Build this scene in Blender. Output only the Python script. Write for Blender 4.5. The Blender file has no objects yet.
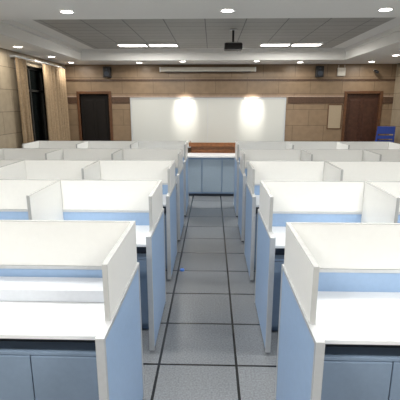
import bpy, bmesh, math, random
from mathutils import Vector
random.seed(3)
scene = bpy.context.scene
COL = scene.collection
scene.view_settings.view_transform = 'Standard'

# ---------------------------------------------------------------- materials
def new_mat(name):
    m = bpy.data.materials.new(name); m.use_nodes = True
    nt = m.node_tree
    return m, nt, nt.nodes['Principled BSDF']

def mat(name, col, rough=0.5, metal=0.0, noise=0.03, scale=30, emit=None, estr=0, spec=0.5, bump=0.0):
    m, nt, b = new_mat(name)
    b.inputs['Roughness'].default_value = rough
    b.inputs['Metallic'].default_value = metal
    b.inputs['Specular IOR Level'].default_value = spec
    g = nt.nodes.new('ShaderNodeNewGeometry')
    n = nt.nodes.new('ShaderNodeTexNoise'); n.inputs['Scale'].default_value = scale
    n.inputs['Detail'].default_value = 4
    nt.links.new(g.outputs['Position'], n.inputs['Vector'])
    r = nt.nodes.new('ShaderNodeValToRGB')
    r.color_ramp.elements[0].position = 0.3; r.color_ramp.elements[1].position = 0.7
    r.color_ramp.elements[0].color = tuple(max(0, c*(1-noise)) for c in col)+(1,)
    r.color_ramp.elements[1].color = tuple(min(1, c*(1+noise)) for c in col)+(1,)
    nt.links.new(n.outputs['Fac'], r.inputs['Fac'])
    nt.links.new(r.outputs['Color'], b.inputs['Base Color'])
    if emit:
        b.inputs['Emission Color'].default_value = emit+(1,)
        b.inputs['Emission Strength'].default_value = estr
    if bump:
        bp = nt.nodes.new('ShaderNodeBump'); bp.inputs['Strength'].default_value = bump
        nt.links.new(n.outputs['Fac'], bp.inputs['Height'])
        nt.links.new(bp.outputs['Normal'], b.inputs['Normal'])
    return m

def brick_mat(name, c1, c2, mortar, bw, rh, msize, off=0.0, shift=(0, 0), wall=False, rough=0.4, noise=0.15, nscale=12, spec=0.5):
    m, nt, b = new_mat(name)
    L = nt.links.new
    b.inputs['Roughness'].default_value = rough
    b.inputs['Specular IOR Level'].default_value = spec
    g = nt.nodes.new('ShaderNodeNewGeometry')
    s = nt.nodes.new('ShaderNodeSeparateXYZ'); L(g.outputs['Position'], s.inputs[0])
    c = nt.nodes.new('ShaderNodeCombineXYZ')
    def add(sock, v):
        a = nt.nodes.new('ShaderNodeMath'); a.operation = 'ADD'
        L(sock, a.inputs[0])
        if isinstance(v, (int, float)): a.inputs[1].default_value = v
        else: L(v, a.inputs[1])
        return a.outputs[0]
    if wall:
        u = add(add(s.outputs['X'], s.outputs['Y']), 60*bw+shift[0]); v = add(s.outputs['Z'], 30*rh+shift[1])
    else:
        u = add(s.outputs['X'], 60*bw+shift[0]); v = add(s.outputs['Y'], 60*rh+shift[1])
    L(u, c.inputs[0]); L(v, c.inputs[1])
    br = nt.nodes.new('ShaderNodeTexBrick')
    br.offset = off; br.squash = 1.0
    br.inputs['Scale'].default_value = 1
    br.inputs['Brick Width'].default_value = bw
    br.inputs['Row Height'].default_value = rh
    br.inputs['Mortar Size'].default_value = msize
    br.inputs['Mortar Smooth'].default_value = 0.1
    br.inputs['Color1'].default_value = c1+(1,); br.inputs['Color2'].default_value = c2+(1,)
    br.inputs['Mortar'].default_value = mortar+(1,)
    L(c.outputs[0], br.inputs['Vector'])
    n = nt.nodes.new('ShaderNodeTexNoise'); n.inputs['Scale'].default_value = nscale
    n.inputs['Detail'].default_value = 8
    L(g.outputs['Position'], n.inputs['Vector'])
    mr = nt.nodes.new('ShaderNodeMapRange')
    mr.inputs['From Min'].default_value = 0.3; mr.inputs['From Max'].default_value = 0.7
    mr.inputs['To Min'].default_value = 1-noise; mr.inputs['To Max'].default_value = 1+noise
    L(n.outputs['Fac'], mr.inputs['Value'])
    mx = nt.nodes.new('ShaderNodeVectorMath'); mx.operation = 'SCALE'
    L(br.outputs['Color'], mx.inputs[0]); L(mr.outputs['Result'], mx.inputs['Scale'])
    L(mx.outputs[0], b.inputs['Base Color'])
    bp = nt.nodes.new('ShaderNodeBump'); bp.inputs['Strength'].default_value = 0.25; bp.inputs['Distance'].default_value = 0.004
    bp.invert = True
    L(br.outputs['Fac'], bp.inputs['Height']); L(bp.outputs['Normal'], b.inputs['Normal'])
    return m

M_white = mat('white_laminate', (0.77, 0.775, 0.755), 0.35, noise=0.01)
M_edge = mat('grey_edge_band', (0.42, 0.43, 0.43), 0.4, noise=0.02)
M_top = mat('white_desktop', (0.77, 0.79, 0.81), 0.28, noise=0.01)
M_blue = mat('blue_laminate', (0.29, 0.42, 0.62), 0.38, noise=0.03)
M_blue2 = mat('slate_blue_laminate', (0.20, 0.27, 0.37), 0.4, noise=0.03)
M_pale = mat('pale_blue_laminate', (0.42, 0.52, 0.61), 0.4, noise=0.03)
M_alu = mat('brushed_aluminium', (0.58, 0.60, 0.62), 0.38, 0.5, noise=0.03)
M_black = mat('black_plastic', (0.015, 0.015, 0.017), 0.45)
M_gap = mat('near_black', (0.04, 0.05, 0.07), 0.5)
M_ceil = mat('ceiling_plaster', (0.80, 0.79, 0.76), 0.85, noise=0.01)
M_panel = brick_mat('metal_ceiling_panels', (0.38, 0.375, 0.355), (0.41, 0.405, 0.385), (0.15, 0.15, 0.15), 0.6, 0.3, 0.008, shift=(0.1, 0.15), rough=0.6, noise=0.03)
M_floor = brick_mat('antistatic_floor_tile', (0.185, 0.20, 0.218), (0.205, 0.22, 0.238), (0.010, 0.011, 0.013), 0.637, 0.637, 0.011, shift=(-0.225, -2.885), rough=0.27, noise=0.22, nscale=70)
M_wall = brick_mat('brown_stone_wall_tile', (0.225, 0.156, 0.095), (0.255, 0.178, 0.112), (0.12, 0.08, 0.05), 0.8, 0.4, 0.005, off=0.5, shift=(0.1, 0.05), wall=True, rough=0.42, noise=0.10, nscale=7)
M_wallL = brick_mat('beige_stone_wall_tile', (0.33, 0.27, 0.19), (0.37, 0.305, 0.22), (0.15, 0.115, 0.08), 0.8, 0.4, 0.006, off=0.5, shift=(0.1, 0.05), wall=True, rough=0.4, noise=0.1, nscale=9)
M_trim = mat('pink_stone_trim', (0.38, 0.28, 0.22), 0.4, noise=0.1)
M_band = mat('dark_stone_band', (0.085, 0.048, 0.030), 0.35, noise=0.2)
M_wood = mat('dark_wood', (0.06, 0.024, 0.014), 0.4, noise=0.25, scale=15)
M_wood2 = mat('brown_wood', (0.22, 0.085, 0.03), 0.35, noise=0.2, scale=15)
M_wood3 = mat('door_frame_wood', (0.11, 0.048, 0.022), 0.35, noise=0.2, scale=15)
M_dark = mat('doorway_darkness', (0.010, 0.008, 0.007), 0.6, spec=.2)  # near-black colour stands for the unlit inside of the left doorway
M_curt = mat('brown_curtain', (0.28, 0.20, 0.12), 0.9, noise=0.15)
M_glass = mat('night_window_glass', (0.006, 0.008, 0.008), 0.12, spec=.3)
M_frame = mat('window_frame', (0.035, 0.034, 0.03), 0.4)
M_board = mat('whiteboard_surface', (0.61, 0.62, 0.59), 0.22, noise=0.005)
M_tube = mat('lamp_diffuser', (0.9, 0.9, 0.9), 0.5, emit=(1.0, 0.95, 0.85), estr=12)
M_down = mat('downlight_lens', (0.9, 0.9, 0.9), 0.5, emit=(1.0, 0.95, 0.88), estr=20)
M_ring = mat('lamp_ring', (0.8, 0.8, 0.8), 0.4)
M_sign = mat('paper_notice', (0.36, 0.29, 0.20), 0.6)
M_chair = mat('blue_plastic', (0.03, 0.07, 0.34), 0.35)
M_film = mat('grey_trough', (0.55, 0.58, 0.63), 0.3)
M_cap = mat('blue_cap', (0.05, 0.2, 0.7), 0.35)
M_case = mat('screen_case', (0.70, 0.67, 0.60), 0.4)

# ---------------------------------------------------------------- helpers
def add_box(bm, b):
    x0, x1, y0, y1, z0, z1 = b
    if x0 > x1: x0, x1 = x1, x0
    if y0 > y1: y0, y1 = y1, y0
    v = [bm.verts.new(p) for p in ((x0,y0,z0),(x1,y0,z0),(x1,y1,z0),(x0,y1,z0),(x0,y0,z1),(x1,y0,z1),(x1,y1,z1),(x0,y1,z1))]
    for f in ((0,3,2,1),(4,5,6,7),(0,1,5,4),(1,2,6,5),(2,3,7,6),(3,0,4,7)):
        bm.faces.new([v[i] for i in f])

def boxes_mesh(name, boxes, m):
    bm = bmesh.new()
    for b in boxes: add_box(bm, b)
    me = bpy.data.meshes.new(name); bm.to_mesh(me); bm.free()
    me.materials.append(m)
    return me

def put(name, me, parent=None, loc=(0,0,0), bevel=0, rot=None):
    o = bpy.data.objects.new(name, me); COL.objects.link(o)
    o.location = loc
    if rot: o.rotation_euler = rot
    if parent: o.parent = parent
    if bevel:
        md = o.modifiers.new('bevel', 'BEVEL'); md.width = bevel; md.segments = 2; md.limit_method = 'ANGLE'
    return o

def boxes(name, bs, m, parent=None, loc=(0,0,0), bevel=0, rot=None):
    return put(name, boxes_mesh(name, bs, m), parent, loc, bevel, rot)

def empty(name, loc=(0,0,0), rot=(0,0,0)):
    e = bpy.data.objects.new(name, None); COL.objects.link(e); e.location = loc; e.rotation_euler = rot
    e.empty_display_size = 0.2
    return e

def cyl(name, r, h, m, parent=None, loc=(0,0,0), rot=None, seg=32, r2=None):
    bm = bmesh.new()
    bmesh.ops.create_cone(bm, cap_ends=True, segments=seg, radius1=r, radius2=r if r2 is None else r2, depth=h)
    me = bpy.data.meshes.new(name); bm.to_mesh(me); bm.free(); me.materials.append(m)
    for p in me.polygons: p.use_smooth = len(p.vertices) == 4
    return put(name, me, parent, loc, 0, rot)

# ---------------------------------------------------------------- room
XL, XR, YF, YB = -3.75, 4.60, 10.60, -3.0
ZS, ZC, ZT = 3.06, 3.28, 3.5
boxes('floor', [(XL-.2, XR+.2, YB-.2, YF+.2, -.1, 0)], M_floor)
DL = (-3.42, -2.66, 2.34); DR = (3.44, 4.26, 2.34)
boxes('wall_front', [(XL-.2, DL[0], YF, YF+.2, 0, ZT), (DL[0], DL[1], YF, YF+.2, DL[2], ZT),
                     (DL[1], DR[0], YF, YF+.2, 0, ZT), (DR[0], DR[1], YF, YF+.2, DR[2], ZT),
                     (DR[1], XR+.2, YF, YF+.2, 0, ZT)], M_wall)
WY0, WY1, WZ0, WZ1 = 8.0, 9.8, 1.0, 2.85
boxes('wall_left', [(XL-.2, XL, YB, WY0, 0, ZT), (XL-.2, XL, WY1, YF, 0, ZT),
                    (XL-.2, XL, WY0, WY1, 0, WZ0), (XL-.2, XL, WY0, WY1, WZ1, ZT)], M_wallL)
boxes('wall_right', [(XR, XR+.2, YB, YF, 0, ZT)], M_wallL)
boxes('wall_back', [(XL-.2, XR+.2, YB-.2, YB, 0, ZT)], M_wallL)
boxes('ceiling', [(XL, XR, YB, YF, ZC+.02, ZC+.2)], M_ceil)
boxes('trim_soffit', [(XL, -3.0, YB, YF, ZS, ZC+.02), (3.0, XR, YB, YF, ZS, ZC+.02),
                      (-3.0, 3.0, 9.6, YF, ZS, ZC+.02), (-3.0, 3.0, 4.0, 5.05, ZS, ZC+.02),
                      (-3.0, 3.0, YB, -2.2, ZS, ZC+.02)], M_ceil, bevel=.006)
boxes('ceiling_metal_panel', [(-2.6, 2.6, 5.2, 9.3, ZC-.005, ZC+.02), (-2.6, 2.6, -2.0, 3.85, ZC-.005, ZC+.02)], M_panel)
boxes('trim_cove', [(-3.0, -2.96, 5.05, 9.6, ZC-.05, ZC+.02), (2.96, 3.0, 5.05, 9.6, ZC-.05, ZC+.02), (-2.96, 2.96, 9.56, 9.6, ZC-.05, ZC+.02)], M_ceil)
boxes('trim_wall_band', [(XL, DL[0]-.08, YF-.015, YF, 2.10, 2.26), (DL[1]+.08, -2.12, YF-.015, YF, 2.10, 2.26), (1.95, DR[0]-.08, YF-.015, YF, 2.10, 2.26), (DR[1]+.08, XR, YF-.015, YF, 2.10, 2.26),
                         (XL, XR, YF-.012, YF, 2.65, 2.70)], M_band)
boxes('trim_wall_strip', [(XL, DL[0]-.08, YF-.018, YF, 2.265, 2.295), (DL[1]+.08, DR[0]-.08, YF-.018, YF, 2.265, 2.295), (DR[1]+.08, XR, YF-.018, YF, 2.265, 2.295)], M_trim)
boxes('baseboard_front', [(DL[1]+.08, DR[0]-.08, YF-.015, YF, 0, .12)], M_wood)

def door(name, x0, x1, zt, mleaf, mframe):
    e = empty(name, ((x0+x1)/2, YF, 0))
    w = (x1-x0)/2
    boxes('frame', [(-w-.07, -w, -.03, .1, 0, zt+.07), (w, w+.07, -.03, .1, 0, zt+.07), (-w, w, -.03, .1, zt, zt+.07)], mframe, e, bevel=.006)
    boxes('leaf', [(-w, w, .06, .10, 0.005, zt)], mleaf, e)
    boxes('panels', [(-w+.1, -.05, .045, .06, .15, .95), (.05, w-.1, .045, .06, .15, .95), (-w+.1, -.05, .045, .06, 1.1, zt-.15), (.05, w-.1, .045, .06, 1.1, zt-.15)], mleaf, e, bevel=.008)
    boxes('handle', [(w-.09, w-.06, .03, .06, .95, 1.1), (w-.16, w-.06, .015, .03, 1.02, 1.045)], M_alu, e)
door('door_1', *DL, M_dark, M_wood3)  # closed leaf painted near-black in place of the open doorway's dark interior
door('door_2', *DR, M_wood, M_wood3)

e = empty('window_1', (XL, (WY0+WY1)/2, (WZ0+WZ1)/2))
hw, hh = (WY1-WY0)/2, (WZ1-WZ0)/2
boxes('glass', [(-.13, -.12, -hw, hw, -hh, hh)], M_glass, e)
fr = [(-.15, -.08, -hw, -hw+.05, -hh, hh), (-.15, -.08, hw-.05, hw, -hh, hh), (-.15, -.08, -hw, hw, -hh, -hh+.05), (-.15, -.08, -hw, hw, hh-.05, hh), (-.15, -.08, -.25, -.20, -hh, hh), (-.15, -.08, .4, .45, -hh, hh), (-.15, -.08, -hw, hw, .42, .46)]
boxes('frame', fr, M_frame, e, bevel=.004)

def curtain(name, y0, y1, z0, z1, x):
    bm = bmesh.new(); n = 90; prev = None
    for i in range(n+1):
        t = i/n; y = y0+(y1-y0)*t
        dx = .04*math.sin(t*(y1-y0)*2*math.pi/.17)+.01*math.sin(t*37)
        col = [bm.verts.new((x+dx*(1+.3*(k/6)), y+.006*math.sin(k+i), z1+(z0-z1)*k/6)) for k in range(7)]
        if prev:
            for k in range(6): bm.faces.new((prev[k], col[k], col[k+1], prev[k+1]))
        prev = col
    me = bpy.data.meshes.new(name); bm.to_mesh(me); bm.free(); me.materials.append(M_curt)
    for p in me.polygons: p.use_smooth = True
    o = put(name, me); md = o.modifiers.new('s', 'SOLIDIFY'); md.thickness = .004
    return o
curtain('window_curtain', 8.95, 10.3, .25, 2.93, XL+.10)
curtain('window_curtain', 7.72, 8.1, .25, 2.93, XL+.10)
e = empty('curtain_rail', (XL+.10, 9.02, 2.955))
cyl('rod', .015, 2.66, M_alu, e, (0, 0, 0), (math.pi/2, 0, 0), 16)
boxes('brackets', [(-.10, .01, -1.28, -1.25, -.02, .02), (-.10, .01, 1.25, 1.28, -.02, .02)], M_alu, e)

# ---------------------------------------------------------------- desks
SEAT, NS = 1.02, 3
LEN = SEAT*NS
DZ = .12
def desk_meshes(s):
    U = lambda z: z if z < .2 else z+DZ
    S = lambda bs: [(s*a, s*b, c, d, U(f), U(g)) for a, b, c, d, f, g in bs]
    P = {}
    T = 1.232
    P['end_panel'] = (S([(0, .035, -.13, .72, .03, .915), (LEN, LEN+.035, -.13, .72, .03, .915)]), M_blue, .003)
    tr = []
    for x in (0, LEN):
        tr += [(x-.004, x+.039, -.155, -.13, .03, .94), (x-.004, x+.039, -.13, .745, .915, .94), (x-.004, x+.039, .72, .745, .03, .915)]
    P['aluminium_edging'] = (S(tr), M_alu, .003)
    ft = []
    for x in (0, LEN): ft += [(x+.002, x+.033, -.10, -.06, 0, .03), (x+.002, x+.033, .62, .66, 0, .03)]
    P['levelling_feet'] = (S(ft), M_black, 0)
    dv = [(.006, .030, 0, .72, .94, T), (LEN+.006, LEN+.030, 0, .72, .94, T)]
    for k in range(1, NS): dv.append((SEAT*k, SEAT*k+.024, 0, .695, .775, T))
    P['side_divider'] = (S(dv), M_white, .002)
    bk = []
    for k in range(NS):
        bk.append((SEAT*k+(.031 if k == 0 else .001), SEAT*(k+1)-.001 if k < NS-1 else LEN+.005, .695, .72, .93, T))
    P['back_divider'] = (S(bk), M_white, .002)
    eg = [(.031, LEN+.005, .694, .721, T, T+.003)]
    for k in range(NS+1):
        x = SEAT*k+(.006 if k in (0, NS) else 0)
        y1 = .721 if k in (0, NS) else .693
        eg.append((x-.001, x+.025, -.003, y1, T, T+.003))
        eg.append((x-.001, x+.025, -.004, 0, (.94 if k in (0, NS) else .775), T))
    P['edge_banding'] = (S(eg), M_edge, 0)
    P['divider_rail'] = (S([(.036, LEN-.001, .690, .724, .905, .929)]), M_alu, .002)
    P['back_panel'] = (S([(.036, LEN-.001, .695, .72, .06, .904)]), M_blue, 0)
    tp = []
    for k in range(NS):
        tp.append((SEAT*k+(.036 if k == 0 else .002), SEAT*(k+1)-.002, .13, .694, .745, .772))
    P['desktop'] = (S(tp), M_top, .004)
    sp = []
    for k in range(1, NS): sp.append((SEAT*k, SEAT*k+.024, .16, .694, .0, .744))
    P['support_panel'] = (S(sp), M_blue, .002)
    P['gap_shade_board'] = (S([(.036, LEN-.001, .30, .32, .60, .744)]), M_gap, 0)  # near-black board paints the shade in the gap under the desktop
    cb, dr = [], []
    for k in range(NS):
        a = SEAT*k+.036; b = SEAT*(k+1)-.003
        cb.append((a, b, .20, .66, .60, .62))
        cb.append((a, b, .24, .64, .0, .06))
        m = (a+b)/2
        dr.append((a+.004, m-.003, .195, .215, .07, .595))
        dr.append((m+.003, b-.004, .195, .215, .07, .595))
    P['cabinet'] = (S(cb), M_blue2, .002)
    P['cabinet_door'] = (S(dr), M_blue2, .003)
    return {n: (boxes_mesh('desk_'+n, b, m), bv) for n, (b, m, bv) in P.items()}
ML, MR = desk_meshes(-1), desk_meshes(1)
ROWS = [1.75+1.43*i for i in range(5)]
for y in ROWS:
    for s, MM in ((-1, ML), (1, MR)):
        e = empty('cubicle_desk', (.005+s*.478, y, 0))
        for n, (me, bv) in MM.items(): put(n, me, e, bevel=bv)
boxes('cable_trough', [(-1.44, -.53, 2.24, 2.25, .895, .975), (-1.44, -.53, 2.25, 2.43, .965, .975)], M_film, bevel=.003)

# ---------------------------------------------------------------- teacher area
e = empty('teacher_desk', (0.02, 9.05, 0))
boxes('body', [(-.72, .72, .04, .55, .06, .90)], M_blue, e, bevel=.004)
boxes('front_panels', [(-.70, -.24, .015, .04, .10, .86), (-.22, .22, .015, .04, .10, .86), (.24, .70, .015, .04, .10, .86)], M_pale, e, bevel=.004)
boxes('plinth', [(-.68, .68, .07, .5, 0, .06)], M_gap, e)
boxes('top', [(-.77, .77, -.02, .60, .90, .94)], M_top, e, bevel=.006)
e = empty('wooden_lectern', (0.05, 9.80, 0))
boxes('body', [(-.55, .55, 0, .4, 0, 1.08)], M_wood2, e, bevel=.008)
boxes('front_panel', [(-.47, .47, -.012, 0, .1, 1.0)], M_wood2, e, bevel=.006)
boxes('top', [(-.6, .6, -.05, .45, 1.08, 1.12), (-.6, .6, -.05, -.02, 1.12, 1.18), (-.6, -.57, -.02, .45, 1.12, 1.18), (.57, .6, -.02, .45, 1.12, 1.18)], M_wood2, e, bevel=.006)

# whiteboard
e = empty('whiteboard', (-0.10, YF, 1.62))
boxes('surface', [(-1.97, 1.97, -.03, -.001, -.60, .60)], M_board, e)
boxes('frame', [(-2.0, 2.0, -.045, -.001, .60, .63), (-2.0, 2.0, -.045, -.001, -.63, -.60), (-2.0, -1.97, -.045, -.001, -.6, .6), (1.97, 2.0, -.045, -.001, -.6, .6), (-.006, .006, -.034, -.03, -.6, .6)], M_alu, e, bevel=.003)
boxes('pen_tray', [(-.8, .8, -.11, -.045, -.64, -.62)], M_alu, e)
e = empty('projection_screen_case', (-0.08, YF-.10, 2.93))
boxes('housing', [(-1.2, 1.15, -.05, .05, -.05, .05)], M_case, e, bevel=.012)
boxes('end_caps', [(-1.23, -1.2, -.055, .055, -.055, .055), (1.15, 1.18, -.055, .055, -.055, .055)], M_ring, e, bevel=.008)
boxes('wall_brackets', [(-1.1, -1.05, .05, .099, -.03, .05), (1.0, 1.05, .05, .099, -.03, .05)], M_alu, e)
boxes('bottom_bar', [(-1.1, 1.05, -.01, .01, -.07, -.05)], M_black, e)

e = empty('ceiling_projector', (.35, 7.0, 3.0))
boxes('body', [(-.15, .15, -.13, .13, -.05, .05)], M_black, e, bevel=.02)
cyl('lens', .045, .05, M_black, e, (.08, .15, 0), (math.pi/2, 0, 0))
cyl('lens_glass', .032, .052, M_glass, e, (.08, .152, 0), (math.pi/2, 0, 0))
boxes('mount_plate', [(-.12, .12, -.08, .08, .051, .065), (-.12, -.1, -.08, .08, .04, .065), (.1, .12, -.08, .08, .04, .065)], M_alu, e)
cyl('pole', .018, .19, M_black, e, (0, 0, .16))
cyl('ceiling_flange', .06, .015, M_alu, e, (0, 0, .267))

def speaker(x, z=2.87):
    e = empty('wall_speaker', (x, YF-.10, z))
    boxes('cabinet', [(-.09, .09, -.07, .08, -.13, .13)], M_black, e, bevel=.012)
    cyl('woofer', .06, .012, M_gap, e, (0, -.072, -.04), (math.pi/2, 0, 0))
    cyl('tweeter', .025, .012, M_gap, e, (0, -.072, .07), (math.pi/2, 0, 0))
    boxes('bracket', [(-.03, .03, .08, .099, -.04, .04)], M_alu, e)
speaker(-2.64); speaker(2.68)
e = empty('wireless_router', (3.24, YF, 2.87))
boxes('body', [(-.10, .10, -.05, -.001, -.10, .10)], M_case, e, bevel=.012)
boxes('antennas', [(-.08, -.07, -.03, -.02, .09, .17), (.07, .08, -.03, -.02, .09, .17)], M_case, e)
e = empty('wall_notice', (3.16, YF, 1.78))
boxes('board', [(-.16, .16, -.012, -.001, -.30, .28)], M_sign, e)
boxes('edge', [(-.18, -.16, -.016, -.001, -.32, .30), (.16, .18, -.016, -.001, -.32, .30), (-.16, .16, -.016, -.001, .28, .30), (-.16, .16, -.016, -.001, -.32, -.30)], M_wood3, e)
e = empty('security_camera', (4.05, YF, 2.90))
boxes('bracket', [(-.02, .02, -.12, -.001, -.01, .02)], M_case, e)
cyl('body', .035, .17, M_black, e, (0, -.16, -.03), (math.pi/2+.3, 0, 0))

# stacked blue chairs: slatted backs, seats and steel frames
e = empty('stacked_chairs', (4.25, 9.90, 0))
for i in range(7):
    dz = .11*i; dy = -.02*i
    boxes('seat_%d' % (i+1), [(-.20, .20, -.2+dy, .2+dy, .44+dz, .465+dz)], M_chair, e, bevel=.012)
    zt = [(-.19, .19, .20+dy, .222+dy, .84+dz, .90+dz)]
    if i == 6: zt = [(-.19, .19, .20+dy, .222+dy, .60+dz, .67+dz), (-.19, .19, .20+dy, .222+dy, .72+dz, .90+dz)]
    boxes('backrest_%d' % (i+1), zt, M_chair, e, bevel=.01)
    boxes('frame_%d' % (i+1), [(-.215, -.20, -.19+dy, -.17+dy, 0 if i == 0 else .42+dz-.09, .44+dz), (.20, .215, -.19+dy, -.17+dy, 0 if i == 0 else .42+dz-.09, .44+dz),
                    (-.215, -.19, .20+dy, .22+dy, 0 if i == 0 else .42+dz-.09, .90+dz), (.19, .215, .20+dy, .22+dy, 0 if i == 0 else .42+dz-.09, .90+dz)], M_chair if i else M_alu, e, bevel=.004)

cyl('bottle_cap', .03, .02, M_cap, None, (-.36, 4.8, .010), seg=24, r2=.026)

# ---------------------------------------------------------------- lamps
def area(name, parent, loc, sx, sy, power, col):
    l = bpy.data.lights.new(name, 'AREA'); l.shape = 'RECTANGLE'; l.size = sx; l.size_y = sy
    l.energy = power; l.color = col
    o = bpy.data.objects.new(name, l); COL.objects.link(o); o.location = loc; o.parent = parent
    return o
WARM = (1.0, .95, .86); NEUT = (1.0, .985, .945)
def troffer(x, y, pw):
    e = empty('ceiling_panel_light', (x, y, ZC-.005))
    boxes('frame', [(-.30, .30, -.16, -.14, -.03, 0), (-.30, .30, .14, .16, -.03, 0), (-.30, -.28, -.14, .14, -.03, 0), (.28, .30, -.14, .14, -.03, 0)], M_ring, e, bevel=.003)
    boxes('diffuser', [(-.28, .28, -.14, .14, -.022, 0)], M_tube, e)
    area('lamp', e, (0, 0, -.032), .54, .26, pw, NEUT)
for y, pw in ((8.65, 27), (2.9, 20), (.2, 44)):
    for x in (-1.62, -.99, 1.28, 1.91): troffer(x, y, pw)
def downlight(x, y, pw, spot=False, z=ZS, tilt=0):
    e = empty('recessed_downlight', (x, y, z))
    bm = bmesh.new()
    n = 32; ra, rb = .062, .082
    ring = []
    for i in range(n):
        a = 2*math.pi*i/n; c, s_ = math.cos(a), math.sin(a)
        ring.append([bm.verts.new((ra*c, ra*s_, -.006)), bm.verts.new((rb*c, rb*s_, -.010)), bm.verts.new((rb*c, rb*s_, -.0005))])
    for i in range(n):
        A, B = ring[i], ring[(i+1) % n]
        bm.faces.new((A[0], A[1], B[1], B[0])); bm.faces.new((A[1], A[2], B[2], B[1]))
    me = bpy.data.meshes.new('ring'); bm.to_mesh(me); bm.free(); me.materials.append(M_ring)
    put('ring', me, e)
    cyl('lens', .062, .006, M_down, e, (0, 0, -.004))
    if spot:
        l = bpy.data.lights.new('lamp', 'SPOT'); l.spot_size = math.radians(34); l.spot_blend = 1; l.shadow_soft_size = .04
    else:
        l = bpy.data.lights.new('lamp', 'AREA'); l.shape = 'DISK'; l.size = .11
    l.energy = pw; l.color = WARM
    o = bpy.data.objects.new('lamp', l); COL.objects.link(o); o.location = (0, 0, -.02); o.parent = e
    o.rotation_euler = (tilt, 0, 0)
DP = 12
for x in (-1.56, .17, 1.83): downlight(x, 4.62, DP)
for y in (2.9, 5.1, 7.3, 8.8, 10.0): downlight(-3.38, y, DP*.7)
for y in (2.9, 5.1, 7.3, 8.75, 10.0): downlight(3.76, y, DP*.7)
for x in (-1.75, 2.1): downlight(x, 10.1, DP*.4)
downlight(-.68, 9.82, 280, True, tilt=math.radians(35))
downlight(1.04, 9.82, 280, True, tilt=math.radians(35))
for x in (-1.56, .17, 1.83): downlight(x, -2.5, DP)

w = bpy.data.worlds.new('World'); scene.world = w; w.use_nodes = True
bg = w.node_tree.nodes['Background']; bg.inputs[0].default_value = (.02, .025, .035, 1); bg.inputs[1].default_value = 1

# ---------------------------------------------------------------- camera
cd = bpy.data.cameras.new('camera'); cd.lens = 36; cd.sensor_width = 36; cd.clip_start = .05
cam = bpy.data.objects.new('camera', cd); COL.objects.link(cam)
cam.location = (0.01, 0, 2.09)
cam.rotation_euler = (math.radians(90-13.5), 0, math.radians(1.67))
scene.camera = cam
